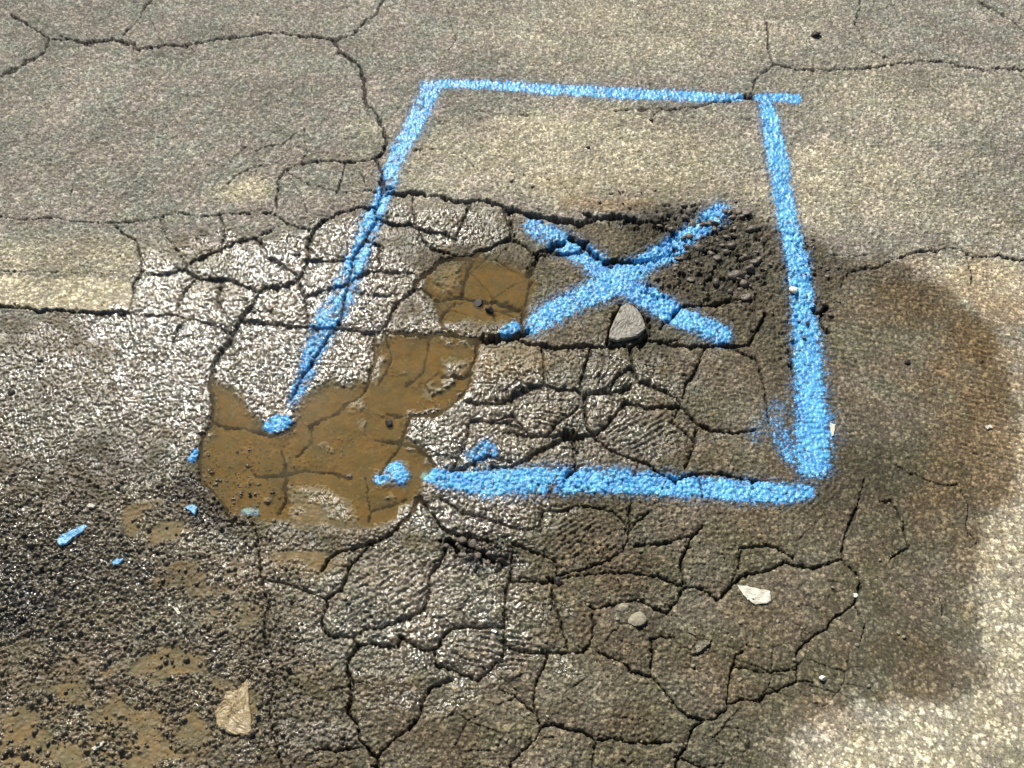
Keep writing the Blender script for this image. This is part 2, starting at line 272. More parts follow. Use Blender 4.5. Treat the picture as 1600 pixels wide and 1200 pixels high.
# ---------------------------------------------------------------- height of the road
gx = 0.35 * vnoise(X / .009, Y / .009, 141); gy = 0.35 * vnoise(X / .009, Y / .009, 142)
F1, cid = worley(X / 0.0085 + gx, Y / 0.0085 + gy, 5)
F2, cid2 = worley(X / 0.0042 + 7 + 2 * gy, Y / 0.0046 + 2 * gx, 8)
peb = np.clip(1 - (F1 / 0.62) ** 2, 0, 1) * (0.35 + 0.9 * cid)
peb2 = np.clip(1 - (F2 / 0.62) ** 2, 0, 1) * (0.3 + 0.8 * cid2)
F3b, cid3b = worley(X / 0.015 + gx, Y / 0.017 + gy, 301); bigs = sstep(0.45, 0.25, F3b) * (cid3b > 0.6)
coarse = fbm(X / 0.022, Y / 0.028, 60, 3)
mid = fbm(X / 0.07, Y / 0.08, 70, 3)
low = fbm(X / 0.45, Y / 0.45, 80, 3)
smooth_right = sstep(1000, 1350, U) * sstep(380, 520, V)
rough = 1.0 - 0.55 * smooth_right - 0.45 * np.clip(strip, 0, 1) - 0.25 * sstep(850, 1000, V) * sstep(500, 700, U)
rough = rough + 0.45 * gravelzone + 0.5 * crumb * (1 - strip)
flat = sstep(0.42, 0.7, silt) * sstep(-0.15, 0.15, fbm(U / 38, V / 26, 99, 4)) * sstep(760, 800, V)
rough = rough * (1 - 0.72 * flat) * (1 - 0.86 * pdeep)
rough = rough * (1 - 0.5 * sstep(0.6, 0.1, rust) * 0)
cracked = polymask([(200,380),(430,330),(600,300),(900,330),(1060,350),(1150,480),(1200,560),(1180,760),(1350,900),(1150,1200),(480,1210),(400,900),(310,700),(330,560),(220,490)], 40, 1)
H = 0.0022 * rough * bigs + 0.0036 * rough * peb * (1 - 0.5 * bigs) + 0.0023 * rough * peb2 + 0.0008 * rough * coarse + 0.0012 * mid * (0.4 + 0.6 * cracked) * (1 - pudall) + 0.004 * low * (1 - pudall)
H = H + 0.0028 * sstep(480, 200, V) * (1 - 0.6 * strip) * fbm(X / 0.013, Y / 0.024, 150, 2) * rough
lumps = fbm(X / 0.03, Y / 0.03, 90, 3)
H = H + (0.0011 * np.clip(lumps, -0.3, 1) * (cracked * 0.25 + gravelzone + 3.2 * crumb)) * (1 - 0.8 * pudall)
H = H - cracked * (0.0024 * np.exp(-dmin / (3.5 + 2.5 * vnoise(U / 40, V / 40, 23))) + 0.0034 * np.exp(-dmin / 11.0)) * (1 - 0.4 * pudall) - gdepth
H = H - 0.0056 * pdeep * (1 + 0.45 * fbm(U / 45, V / 35, 95, 3)) + 0.0012 * pudall * isl
H = H - 0.0035 * sstep(484, 490, VW) * polymask([(-300,483),(203,488),(215,560),(150,640),(-300,640)], 3, 1) * sstep(640, 500, V)
# ridged tyre and boot prints pressed in the mud: (cu, cv, ru, rv, direction deg, wavelength px, amplitude)
RID = [(915,515,45,28,60,8,1.0),(870,650,48,30,8,6.5,1.0),(1010,675,62,36,-28,8,1.1),(900,835,75,45,-35,8,1.1),(975,770,45,26,75,10,1.1),(885,425,45,28,35,8,.9),(1120,820,90,40,70,9,.7),
       (780,1015,70,35,8,9,1.0),(955,590,35,20,-50,7,1),(1030,570,45,25,10,6,.7),(785,585,55,24,8,6,.6),(1330,530,60,60,10,9,.7),(1440,580,110,90,20,8,.55),(1560,620,90,150,14,8,.6),(1300,660,60,60,5,8,.5),
       (1390,460,80,45,5,7,.5),(600,920,70,60,-28,12,.7),(640,900,50,35,-35,9,.7),(640,340,70,20,20,7,.5),(345,560,70,60,20,9,.3),(1140,600,60,45,15,7,.5),(1250,780,60,35,-40,9,.6),(700,890,60,30,-45,9,.5),(1480,900,80,60,30,9,.4)]
for cu, cv, ru, rv, an, wl, am in RID:
    sl = window([(cu - ru, cv - rv), (cu + ru, cv + rv)], 20)
    u = U[sl] - cu; v = V[sl] - cv
    m = sstep(1.15, 0.6, np.sqrt((u / ru) ** 2 + (v / rv) ** 2) + 0.25 * vnoise(U[sl] / 18, V[sl] / 18, 31))
    ph = (-math.sin(R(an)) * u + math.cos(R(an)) * v * 1.0) + 5.0 * vnoise(U[sl] / 30, V[sl] / 30, 32) + 2.5 * vnoise(U[sl] / 9, V[sl] / 9, 33)
    H[sl] += 0.0020 * am * m * np.sin(ph * 2 * math.pi / wl) * (0.6 + vnoise(U[sl] / 12, V[sl] / 12, 34)) * (1 - pudall[sl] * 0.6)
spk = sstep(0.86, 0.93, _hash(np.floor(X / 0.0042 + 7), np.floor(Y / 0.0050), 77)) * peb2 * pudall * blobs([(390,715,110,45,1),(500,680,120,60,.8),(420,770,90,30,.7),(600,700,60,30,.4)], .5, 47)
H = H + 0.0055 * spk
pit = sstep(0.12, 0.34, fbm(U / 13, V / 9, 98, 3)) * crumb
H = H - 0.0075 * pit
dark = np.maximum(dark, 0.9 * pit)
# edge of the dense sheet runs out level
ii = np.minimum(np.arange(NV), NV - 1 - np.arange(NV))[:, None]; jj = np.minimum(np.arange(NU), NU - 1 - np.arange(NU))[None, :]
H = H * np.clip(np.minimum(ii, jj) / 30.0, 0, 1)

gravelzone = gravelzone * (1 - 0.85 * flat)
def hgt(u, v):
    j = int(round((u - U0) / DU)); i = int(round((v - V0) / DV))
    i = min(max(i, 2), NV - 3); j = min(max(j, 2), NU - 3)
    return float(H[i - 2:i + 3, j - 2:j + 3].mean())
def place(u, v, dz=0.0):
    x, y = ground_xy(u, v); return (x, y, hgt(u, v) + dz)
def px_m(v):                     # metres across the view for one traced unit at row v
    x0, _ = ground_xy(800, v); x1, _ = ground_xy(801, v); return x1 - x0

# ---------------------------------------------------------------- materials
def mat(name):
    m = bpy.data.materials.new(name); m.use_nodes = True
    return m, m.node_tree, m.node_tree.nodes['Principled BSDF']
def N(nt, t, **k):
    n = nt.nodes.new(t)
    for a, b in k.items(): setattr(n, a, b)
    return n
def mixc(nt, fac, a, b, mode='MIX'):
    n = N(nt, 'ShaderNodeMix', data_type='RGBA', blend_type=mode)
    for s, val in ((0, fac), (6, a), (7, b)):
        if hasattr(val, 'links'): nt.links.new(val, n.inputs[s])
        else: n.inputs[s].default_value = val if not isinstance(val, tuple) else (*val, 1)
    return n.outputs[2]
def math_(nt, op, a, b=0.0, clamp=False):
    n = N(nt, 'ShaderNodeMath', operation=op, use_clamp=clamp)
    for s, val in ((0, a), (1, b)):
        if hasattr(val, 'links'): nt.links.new(val, n.inputs[s])
        else: n.inputs[s].default_value = val
    return n.outputs[0]
def noise(nt, scale, detail=2, rough=0.5, vec=None):
    n = N(nt, 'ShaderNodeTexNoise'); n.inputs['Scale'].default_value = scale; n.inputs['Detail'].default_value = detail; n.inputs['Roughness'].default_value = rough
    if vec is not None: nt.links.new(vec, n.inputs['Vector'])
    return n.outputs[0]
def ramp(nt, val, lo, hi, a=0.0, b=1.0):
    n = N(nt, 'ShaderNodeMapRange'); nt.links.new(val, n.inputs[0])
    for i, x in enumerate((lo, hi, a, b)): n.inputs[i + 1].default_value = x
    return n.outputs[0]

def road_material():
    m, nt, p = mat("worn_asphalt")
    geo = N(nt, 'ShaderNodeNewGeometry').outputs['Position']
    A = N(nt, 'ShaderNodeSeparateColor'); B = N(nt, 'ShaderNodeSeparateColor'); D = N(nt, 'ShaderNodeSeparateColor')
    for nm, s in (("wet_silt_sand", A), ("grit_rust_tone", B), ("crack_rough_puddle", D)):
        a = N(nt, 'ShaderNodeAttribute', attribute_name=nm); nt.links.new(a.outputs['Color'], s.inputs[0])
    wet, silt, sand = A.outputs; grit, rustm, tone = B.outputs; crack, rgh, pd = D.outputs
    fl = N(nt, 'ShaderNodeAttribute', attribute_name='water_film').outputs['Fac']
    n1 = noise(nt, 9, 4, 0.6, geo); n2 = noise(nt, 60, 3, 0.6, geo); n3 = noise(nt, 420, 3, 0.7, geo); n4 = noise(nt, 26, 3, 0.6, geo)
    base = mixc(nt, ramp(nt, n1, 0.42, 0.58), (0.240, 0.210, 0.185), (0.192, 0.203, 0.172))
    base = mixc(nt, ramp(nt, n2, 0.3, 0.7, 0, 0.6), base, (0.33, 0.30, 0.245))
    base = mixc(nt, sand, base, (0.50, 0.445, 0.315))
    base = mixc(nt, rustm, base, (0.29, 0.205, 0.115))
    base = mixc(nt, 1.0, base, N_gray(nt, ramp(nt, noise(nt, 3.5, 5, 0.65, geo), 0.35, 0.65, 0.8, 1.16)), 'MULTIPLY')
    # single stones of the aggregate differ in tone
    base = mixc(nt, 1.0, base, N_gray(nt, ramp(nt, tone, 0, 1, 0.36, 2.4)), 'MULTIPLY')
    base = mixc(nt, 1.0, base, N_gray(nt, ramp(nt, n3, 0.3, 0.7, 0.4, 1.6)), 'MULTIPLY')
    base = mixc(nt, 1.0, base, N_gray(nt, ramp(nt, noise(nt, 170, 2, 0.6, geo), 0.3, 0.7, 0.62, 1.38)), 'MULTIPLY')
    base = mixc(nt, ramp(nt, n4, 0.45, 0.62, 0, 0.35), base, mixc(nt, 1.0, base, (0.80, 0.80, 0.60), 'MULTIPLY'))
    base = mixc(nt, math_(nt, 'MULTIPLY', silt, ramp(nt, n2, 0.35, 0.6, 0.55, 1.0)), base, mixc(nt, ramp(nt, n4, 0.4, 0.6), (0.37, 0.265, 0.125), (0.27, 0.23, 0.125)))
    base = mixc(nt, grit, base, (0.045, 0.045, 0.036))
    base = mixc(nt, 1.0, base, mixc(nt, math_(nt, 'MULTIPLY', wet, ramp(nt, silt, 0, 1, 1, 0.62)), (1, 1, 1), (0.46, 0.41, 0.295)), 'MULTIPLY')
    base = mixc(nt, math_(nt, 'MULTIPLY', crack, 0.85), base, (0.022, 0.017, 0.012))
    nt.links.new(base, p.inputs['Base Color'])
    rr = math_(nt, 'SUBTRACT', 0.85, math_(nt, 'MULTIPLY', ramp(nt, fl, 0, 0.5, 0, 0.745), ramp(nt, pd, 0, 0.5, 1, 0)))
    rr = math_(nt, 'ADD', rr, ramp(nt, n2, 0.3, 0.7, -0.08, 0.12), True)
    nt.links.new(rr, p.inputs['Roughness'])
    p.inputs['IOR'].default_value = 1.75
    nt.links.new(math_(nt, 'MULTIPLY', ramp(nt, fl, 0.25, 0.95, 0.10, 1.0), ramp(nt, pd, 0, 0.6, 1, 0.0)), p.inputs['Specular IOR Level'])
    v = N(nt, 'ShaderNodeTexVoronoi', feature='SMOOTH_F1'); v.inputs['Scale'].default_value = 150; v.inputs['Smoothness'].default_value = 0.3
    nt.links.new(geo, v.inputs['Vector'])
    hh = math_(nt, 'ADD', math_(nt, 'MULTIPLY', v.outputs['Distance'], -0.9), math_(nt, 'MULTIPLY', noise(nt, 330, 3, 0.65, geo), 0.8))
    bp = N(nt, 'ShaderNodeBump'); bp.inputs['Distance'].default_value = 0.0016
    nt.links.new(hh, bp.inputs['Height']); nt.links.new(math_(nt, 'MULTIPLY', math_(nt, 'MULTIPLY', rgh, 1.0, True), ramp(nt, pd, 0, 0.6, 1, 0.25)), bp.inputs['Strength'])
    nt.links.new(bp.outputs[0], p.inputs['Normal'])
    return m
def N_gray(nt, val):
    c = N(nt, 'ShaderNodeCombineColor')
    for i in range(3): nt.links.new(val, c.inputs[i])
    return c.outputs[0]

def paint_material(name, col, col2):
    m, nt, p = mat(name)
    geo = N(nt, 'ShaderNodeNewGeometry').outputs['Position']
    a = N(nt, 'ShaderNodeAttribute', attribute_name="cover")
    n2 = noise(nt, 90, 3, 0.6, geo); n3 = noise(nt, 380, 3, 0.7, geo)
    b = mixc(nt, ramp(nt, noise(nt, 28, 4, 0.65, geo), 0.38, 0.62), col, col2)
    b = mixc(nt, 1.0, b, N_gray(nt, ramp(nt, n2, 0.3, 0.7, 0.7, 1.3)), 'MULTIPLY')
    b = mixc(nt, ramp(nt, n3, 0.45, 0.75, 0, 0.5), b, (0.36, 0.72, 0.92))
    b = mixc(nt, ramp(nt, a.outputs['Fac'], 0.3, 0.7, 0.7, 0.0), b, (0.05, 0.20, 0.52))
    nt.links.new(b, p.inputs['Base Color']); p.inputs['Roughness'].default_value = 0.38
    sp = math_(nt, 'ADD', a.outputs['Fac'], ramp(nt, n3, 0.3, 0.7, -0.45, 0.45))
    nt.links.new(ramp(nt, sp, 0.22, 0.72), p.inputs['Alpha'])
    v = N(nt, 'ShaderNodeTexVoronoi', feature='SMOOTH_F1'); v.inputs['Scale'].default_value = 150; nt.links.new(geo, v.inputs['Vector'])
    hh = math_(nt, 'ADD', math_(nt, 'MULTIPLY', v.outputs['Distance'], -0.9), math_(nt, 'MULTIPLY', noise(nt, 330, 3, 0.65, geo), 0.7))
    bp = N(nt, 'ShaderNodeBump'); bp.inputs['Distance'].default_value = 0.0016; bp.inputs['Strength'].default_value = 0.55
    nt.links.new(hh, bp.inputs['Height']); nt.links.new(bp.outputs[0], p.inputs['Normal'])
    return m
def stone_material(name, c1, c2, rough=0.7, scale=160, spec=0.4):
    m, nt, p = mat(name)
    geo = N(nt, 'ShaderNodeNewGeometry').outputs['Position']
    oi = N(nt, 'ShaderNodeNewGeometry').outputs['Random Per Island']
    b = mixc(nt, ramp(nt, noise(nt, scale, 4, 0.65, geo), 0.35, 0.65), c1, c2)
    b = mixc(nt, 1.0, b, N_gray(nt, ramp(nt, oi, 0, 1, 0.6, 1.4)), 'MULTIPLY')
    nt.links.new(b, p.inputs['Base Color']); p.inputs['Roughness'].default_value = rough; p.inputs['Specular IOR Level'].default_value = spec
    bp = N(nt, 'ShaderNodeBump'); bp.inputs['Distance'].default_value = 0.001; bp.inputs['Strength'].default_value = 0.7
    nt.links.new(noise(nt, scale * 3, 3, 0.6, geo), bp.inputs['Height']); nt.links.new(bp.outputs[0], p.inputs['Normal'])
    return m
def water_material():
    m = bpy.data.materials.new("muddy_water"); m.use_nodes = True; nt = m.node_tree; nt.nodes.clear()
    out = N(nt, 'ShaderNodeOutputMaterial')
    geo = N(nt, 'ShaderNodeNewGeometry').outputs['Position']
    df = N(nt, 'ShaderNodeBsdfDiffuse'); tr = N(nt, 'ShaderNodeBsdfTransparent'); gl = N(nt, 'ShaderNodeBsdfGlossy')
    nt.links.new(mixc(nt, ramp(nt, noise(nt, 14, 4, 0.6, geo), 0.35, 0.65), (0.31, 0.22, 0.095), (0.20, 0.17, 0.085)), df.inputs[0])
    gl.inputs['Roughness'].default_value = 0.06; tr.inputs[0].default_value = (0.97, 0.88, 0.68, 1)
    bp = N(nt, 'ShaderNodeBump'); bp.inputs['Distance'].default_value = 0.0004; bp.inputs['Strength'].default_value = 0.1
    nt.links.new(noise(nt, 30, 2, 0.5, geo), bp.inputs['Height']); nt.links.new(bp.outputs[0], gl.inputs['Normal'])
    fr = N(nt, 'ShaderNodeFresnel'); fr.inputs['IOR'].default_value = 1.33; nt.links.new(bp.outputs[0], fr.inputs['Normal'])
    m1 = N(nt, 'ShaderNodeMixShader'); nt.links.new(ramp(nt, noise(nt, 22, 3, 0.5, geo), 0.35, 0.65, 0.06, 0.30), m1.inputs[0])
    nt.links.new(tr.outputs[0], m1.inputs[1]); nt.links.new(df.outputs[0], m1.inputs[2])
    m2 = N(nt, 'ShaderNodeMixShader'); nt.links.new(fr.outputs[0], m2.inputs[0]); nt.links.new(m1.outputs[0], m2.inputs[1]); nt.links.new(gl.outputs[0], m2.inputs[2])
    nt.links.new(m2.outputs[0], out.inputs[0])
    return m

M_road = road_material()
M_blue = paint_material("blue_spray_paint", (0.045, 0.29, 0.72), (0.13, 0.54, 0.90))
M_water = water_material()
M_grey = stone_material("grey_stone", (0.20, 0.19, 0.16), (0.33, 0.31, 0.25), 0.45)
M_pale = stone_material("pale_stone", (0.17, 0.155, 0.11), (0.34, 0.31, 0.22), 0.7, 220)
M_chunk = stone_material("worn_chunk", (0.24, 0.22, 0.16), (0.42, 0.39, 0.30), 0.5, 200)
M_tan = stone_material("tan_sandstone", (0.20, 0.15, 0.075), (0.44, 0.34, 0.18), 0.3, 130)
M_black = stone_material("tarry_black_stone", (0.015, 0.013, 0.011), (0.035, 0.03, 0.025), 0.6, 200)
M_tar = stone_material("wet_asphalt_crumb", (0.03, 0.026, 0.02), (0.20, 0.165, 0.13), 0.4, 300)
M_gravel = stone_material("wet_gravel", (0.055, 0.048, 0.033), (0.24, 0.20, 0.13), 0.2, 260, 0.6)
M_white = stone_material("dry_white_flake", (0.62, 0.58, 0.46), (0.85, 0.82, 0.70), 0.8, 240)
M_chip = stone_material("blue_painted_face", (0.13, 0.42, 0.75), (0.45, 0.75, 0.92), 0.4, 200)

# ---------------------------------------------------------------- helpers for objects
def tag(o, label=None, cat=None, group=None, kind=None):
    if label: o['label'] = label
    if cat: o['category'] = cat
    if group: o['group'] = group
    if kind: o['kind'] = kind
    return o
def raw_mesh(name, co, quads, m, smooth=True):
    me = bpy.data.meshes.new(name)
    nv, nf, k = len(co), len(quads), quads.shape[1]
    me.vertices.add(nv); me.vertices.foreach_set('co', np.ascontiguousarray(co, np.float32).ravel())
    me.loops.add(nf * k); me.loops.foreach_set('vertex_index', np.ascontiguousarray(quads, np.int32).ravel())
    me.polygons.add(nf); me.polygons.foreach_set('loop_start', np.arange(0, nf * k, k, dtype=np.int32))
    try: me.polygons.foreach_set('loop_total', np.full(nf, k, np.int32))
    except Exception: pass
    if smooth: me.polygons.foreach_set('use_smooth', np.ones(nf, bool))
    me.update(calc_edges=True)
    me.materials.append(m)
    return me
def link(name, me, parent=None):
    o = bpy.data.objects.new(name, me); C.objects.link(o); o.parent = parent; return o

# ---------------------------------------------------------------- the road: one sheet, finely modelled where it is worn, level to the horizon
F3, cid3 = worley(X / 0.015 + gx, Y / 0.017 + gy, 301)
big = sstep(0.42, 0.3, F3) * (cid3 > 0.6)
tone = np.clip(0.16 + big * (_hash(np.floor(cid3 * 9999), np.floor(cid3 * 777), 5) * 0.6 - 0.15) + 0.30 * cid * peb + 0.30 * cid2 * peb2 + 0.30 * sstep(0.80, 0.9, cid) * sstep(0.1, 0.6, peb) + 0.45 * sstep(0.82, 0.9, cid2) * peb2, 0, 1)
wetm = damp * (0.92 + 0.25 * fbm(U / 90, V / 60, 51, 3))
wetm = np.clip(wetm * (1 - 0.5 * sand) + 0.35 * pudall, 0, 1); film = film * (1 - 0.93 * flat); dark = dark * (1 - 0.75 * flat); silt = np.clip(np.maximum(silt, np.maximum(flat, 0.5 * gravelzone)), 0, 1)
sand = sand * (1 - 0.85 * damp * sstep(1100, 1250, U)) * (0.8 + 0.5 * fbm(U / 35, V / 22, 52, 4))
sandm = np.clip(sand, 0, 1); gritm = np.clip(dark * (0.75 + 0.9 * vnoise(U / 6, V / 5, 44)) , 0, 1) * (1 - pudall)
def quads_of(nv, nu, si=0):
    idx = np.arange(nv * nu, dtype=np.int32).reshape(nv, nu)
    return np.stack([idx[:-1, :-1].ravel(), idx[1:, :-1].ravel(), idx[1:, 1:].ravel(), idx[:-1, 1:].ravel()], 1)
co = np.stack([X, Y, H], -1).reshape(-1, 3)
Q = quads_of(NV, NU)
n0 = len(co)
far = np.array([[-90, 120, 0], [90, 120, 0], [90, -60, 0], [-90, -60, 0]], float)
c00, c01, c11, c10 = 0, NU - 1, NV * NU - 1, (NV - 1) * NU
ring = np.array([[n0, c00, c01, n0 + 1], [n0 + 1, c01, c11, n0 + 2], [n0 + 2, c11, c10, n0 + 3], [n0 + 3, c10, c00, n0]], np.int32)
me = raw_mesh("road", np.vstack([co, far]), np.vstack([Q, ring]), M_road)
def add_attr(me, name, a, b, c, tail=(0, 0, 0)):
    arr = np.ones((len(me.vertices), 4), np.float32)
    for k, q in enumerate((a, b, c)):
        q = np.asarray(q, np.float32).ravel(); arr[:len(q), k] = q; arr[len(q):, k] = tail[k]
    at = me.attributes.new(name, 'FLOAT_COLOR', 'POINT'); at.data.foreach_set('color', arr.ravel())
add_attr(me, "wet_silt_sand", wetm, silt, sandm, (0.1, 0, 0.2))
add_attr(me, "water_film", film, film, film)
add_attr(me, "grit_rust_tone", gritm, rust, tone, (0.05, 0, 0.5))
add_attr(me, "crack_rough_puddle", np.clip(groove * (1 - 0.0 * pudall), 0, 1), np.clip(rough * 0.8, 0, 1), pdeep, (0, 0.8, 0))
road = tag(link("road", me), kind='structure')

# ---------------------------------------------------------------- puddles
LEVEL = -0.0030
for k, (pm, lab) in enumerate(zip(pud, "ab")):
    st = 3
    sub = pm[::st, ::st]; xs = X[::st, ::st]; ys = Y[::st, ::st]
    nv_, nu_ = sub.shape; q = quads_of(nv_, nu_)
    keep = sub.ravel()[q].max(1) > 0.05
    q = q[keep]; used, inv = np.unique(q, return_inverse=True)
    cc = np.stack([xs.ravel()[used], ys.ravel()[used], np.full(len(used), LEVEL)], 1)
    tag(link("puddle", raw_mesh("puddle", cc, inv.reshape(q.shape), M_water)), kind='structure')

# ---------------------------------------------------------------- blue spray paint: thin coats that follow the road's surface
def coat(name, strokes, lift, parent=None, soft=0.35, patchy=0.5, density=1.0, label=None, cat=None, group=None):
    """strokes: list of [(u, v, half width), ...]"""
    allp = [(p[0], p[1]) for s in strokes for p in s]
    pad = max(p[2] for s in strokes for p in s) * 2.3 + 6
    sl = window(allp, pad)
    u = U[sl] + 0.45 * wx[sl]; v = V[sl] + 0.45 * wy[sl]; cov = np.zeros(u.shape, np.float32)
    for s in strokes:
        if len(s) == 1: s = s + [(s[0][0] + 1,) + tuple(s[0][1:])]
        for k in range(len(s) - 1):
            a, b = s[k], s[k + 1]
            d, t = segdist(u, v, a, b); hw = a[2] + (b[2] - a[2]) * t
            wa = a[3] if len(a) > 3 else 1.0; wb = b[3] if len(b) > 3 else 1.0
            cov = np.maximum(cov, (wa + (wb - wa) * t) * (0.62 * sstep(1.08, 0.5, d / hw) + 0.26 * sstep(1.5, 0.6, d / hw) + 0.20 * sstep(2.3, 0.8, d / hw)))
    n = fbm(U[sl] / 16, V[sl] / 13, 120, 3); nf = vnoise(U[sl] / 3.2, V[sl] / 2.8, 130)
    hcov = sstep(0.75, 0.35, groove[sl])
    cov = cov * density * (1 + patchy * n) * (0.25 + 0.75 * hcov) 
    lowpit = sstep(0.05, 0.4, peb[sl]) ; cov = cov * (0.60 + 0.40 * lowpit)
    cov = cov + 0.52 * nf * sstep(0.0, 0.25, cov) + 0.16 * (cid2[sl] - 0.5)* sstep(0.03, 0.3, cov)
    cov = np.clip(cov, 0, 1).astype(np.float32)
    nv_, nu_ = cov.shape; q = quads_of(nv_, nu_)
    cf = cov.ravel(); keep = cf[q].max(1) > 0.10
    q = q[keep]; usedv, inv = np.unique(q, return_inverse=True)
    z = H[sl].ravel()[usedv] + 0.0002 + 0.4 * lift
    cc = np.stack([X[sl].ravel()[usedv], Y[sl].ravel()[usedv], z], 1)
    me = raw_mesh(name, cc, inv.reshape(q.shape), M_blue)
    at = me.attributes.new("cover", 'FLOAT', 'POINT'); at.data.foreach_set('value', cf[usedv])
    o = link(name, me, parent)
    if parent: o.location = -parent.location
    return tag(o, label, cat, group)
G = "blue spray painted lines of the marked box"
coat("painted_line", [[(672,141,9),(690,133,8),(760,134,7.5),(870,142,8.5),(950,145,9),(1060,150,8.5),(1130,153,7),(1160,153,5)],[(1176,153,5),(1200,153,7),(1244,156,8)]], 0.0006, label="thin blue sprayed line on dry asphalt, far edge of the painted box", cat="painted line", group=G)
coat("painted_line", [[(672,142,15),(650,190,16),(630,225,15),(612,265,14),(600,300,13),(580,350,15),(560,400,18,.75),(545,430,19,.65),(530,470,22,.75),(508,510,22,.75),(490,550,18,.6),(475,590,16,.6),(458,628,12,.5)]], 0.0009, patchy=0.9, label="worn slanting blue sprayed line running along a crack down to the muddy puddle", cat="painted line", group=G)
coat("painted_line", [[(1197,166,13),(1205,200,15),(1215,250,17),(1225,320,17),(1238,380,17),(1248,430,19),(1256,500,21),(1262,560,24),(1266,620,26),(1272,680,31),(1270,722,27)],[(1212,655,14,.38),(1222,690,18,.5),(1240,715,16,.6)],[(1180,680,22,.22),(1215,640,22,.25)]], 0.0012, label="broad blue sprayed line on the box's right side, thickest at its near end", cat="painted line", group=G)
coat("painted_line", [[(664,742,9),(690,748,15),(720,752,18),(760,755,22),(850,752,22),(950,752,20),(1050,758,19),(1150,766,19),(1230,771,17),(1262,769,12)]], 0.0015, label="thick blue sprayed line over broken asphalt running right from the puddle", cat="painted line", group=G)
cx_, cy_ = ground_xy(960, 438)
cross = bpy.data.objects.new("painted_cross", None); C.objects.link(cross); cross.empty_display_size = 0.05
cross.location = (cx_, cy_, 0.0)
tag(cross, "blue sprayed X mark on the broken asphalt inside the painted box", "painted cross")
coat("cross_stroke", [[(830,356,16,.7),(870,375,19,.8),(920,405,19),(960,440,21),(1010,465,19),(1060,495,18),(1128,525,16)]], 0.0006, cross)
coat("cross_stroke", [[(1122,334,17),(1090,360,14),(1040,395,17),(1000,418,19),(960,440,24),(910,465,20,.85),(870,485,20,.85),(835,508,17,.85)]], 0.0011, cross)
G2 = "small blots of blue paint"
def blot(strokes, lab, den=1.0): coat("paint_blot", strokes, 0.0018, soft=0.4, patchy=0.7, density=den, label=lab, cat="paint blot", group=G2)
blot([[(420,668,9),(433,663,12),(446,660,9)]], "small blue paint blot at the puddle's edge just below the slanting line")
blot([[(618,735,15),(626,742,14)],[(592,748,8),(604,746,6)]], "blue paint blot standing clear in the brown puddle, left of the thick near line")
blot([[(735,714,12),(760,702,16),(772,706,10)]], "faint blue paint haze just above the near line where it leaves the puddle", 0.62)
blot([[(788,520,7),(800,512,10),(808,510,6)]], "blue paint blot on the edge of the small upper puddle, left of the X")
blot([[(384,798,7),(400,797,6)]], "tiny pale blue paint blot at the lower left shore of the puddle", 0.8)
blot([[(300,720,7),(306,708,5)]], "tiny blue paint speck on wet grit just left of the puddle", 0.7)

# ---------------------------------------------------------------- loose stones
def ico(sub):
    import bmesh
    bm = bmesh.new(); bmesh.ops.create_icosphere(bm, subdivisions=sub, radius=1.0)
    bm.verts.index_update()
    c = np.array([v.co[:] for v in bm.verts]); f = np.array([[v.index for v in fc.verts] for fc in bm.faces], np.int32); bm.free()
    return c, f
ICO3, ICOF3 = ico(3); ICO1, ICOF1 = ico(1); ICO2, ICOF2 = ico(2)
def rock_co(base, seed, cuts=9, jit=0.06):
    """faceted stone: a sphere sliced by random planes"""
    r = np.random.default_rng(seed); c = base.copy()
    for _ in range(cuts):
        n = r.normal(size=3); n /= np.linalg.norm(n); d = r.uniform(0.55, 0.85)
        s = c @ n; over = np.clip(s - d, 0, None); c = c - np.outer(over, n)
    c = c * (1 + jit * r.normal(size=(len(c), 1)) * 0.5)
    return c
def stone(name, u, v, size_px, flat, rot, m, label, cat="stone", group=None, aspect=1.0, seed=0, sink=0.25, smooth=False):
    s = size_px * px_m(v) / 2
    c = rock_co(ICO3, seed) * np.array([s, s * aspect, s * flat])
    me = raw_mesh(name, c, ICOF3, m, smooth)
    o = link(name, me); p = place(u, v)
    o.location = (p[0], p[1], p[2] + s * flat * (0.8 - sink)); o.rotation_euler = (random.uniform(-.15, .15), random.uniform(-.15, .15), R(rot))
    return tag(o, label, cat, group)
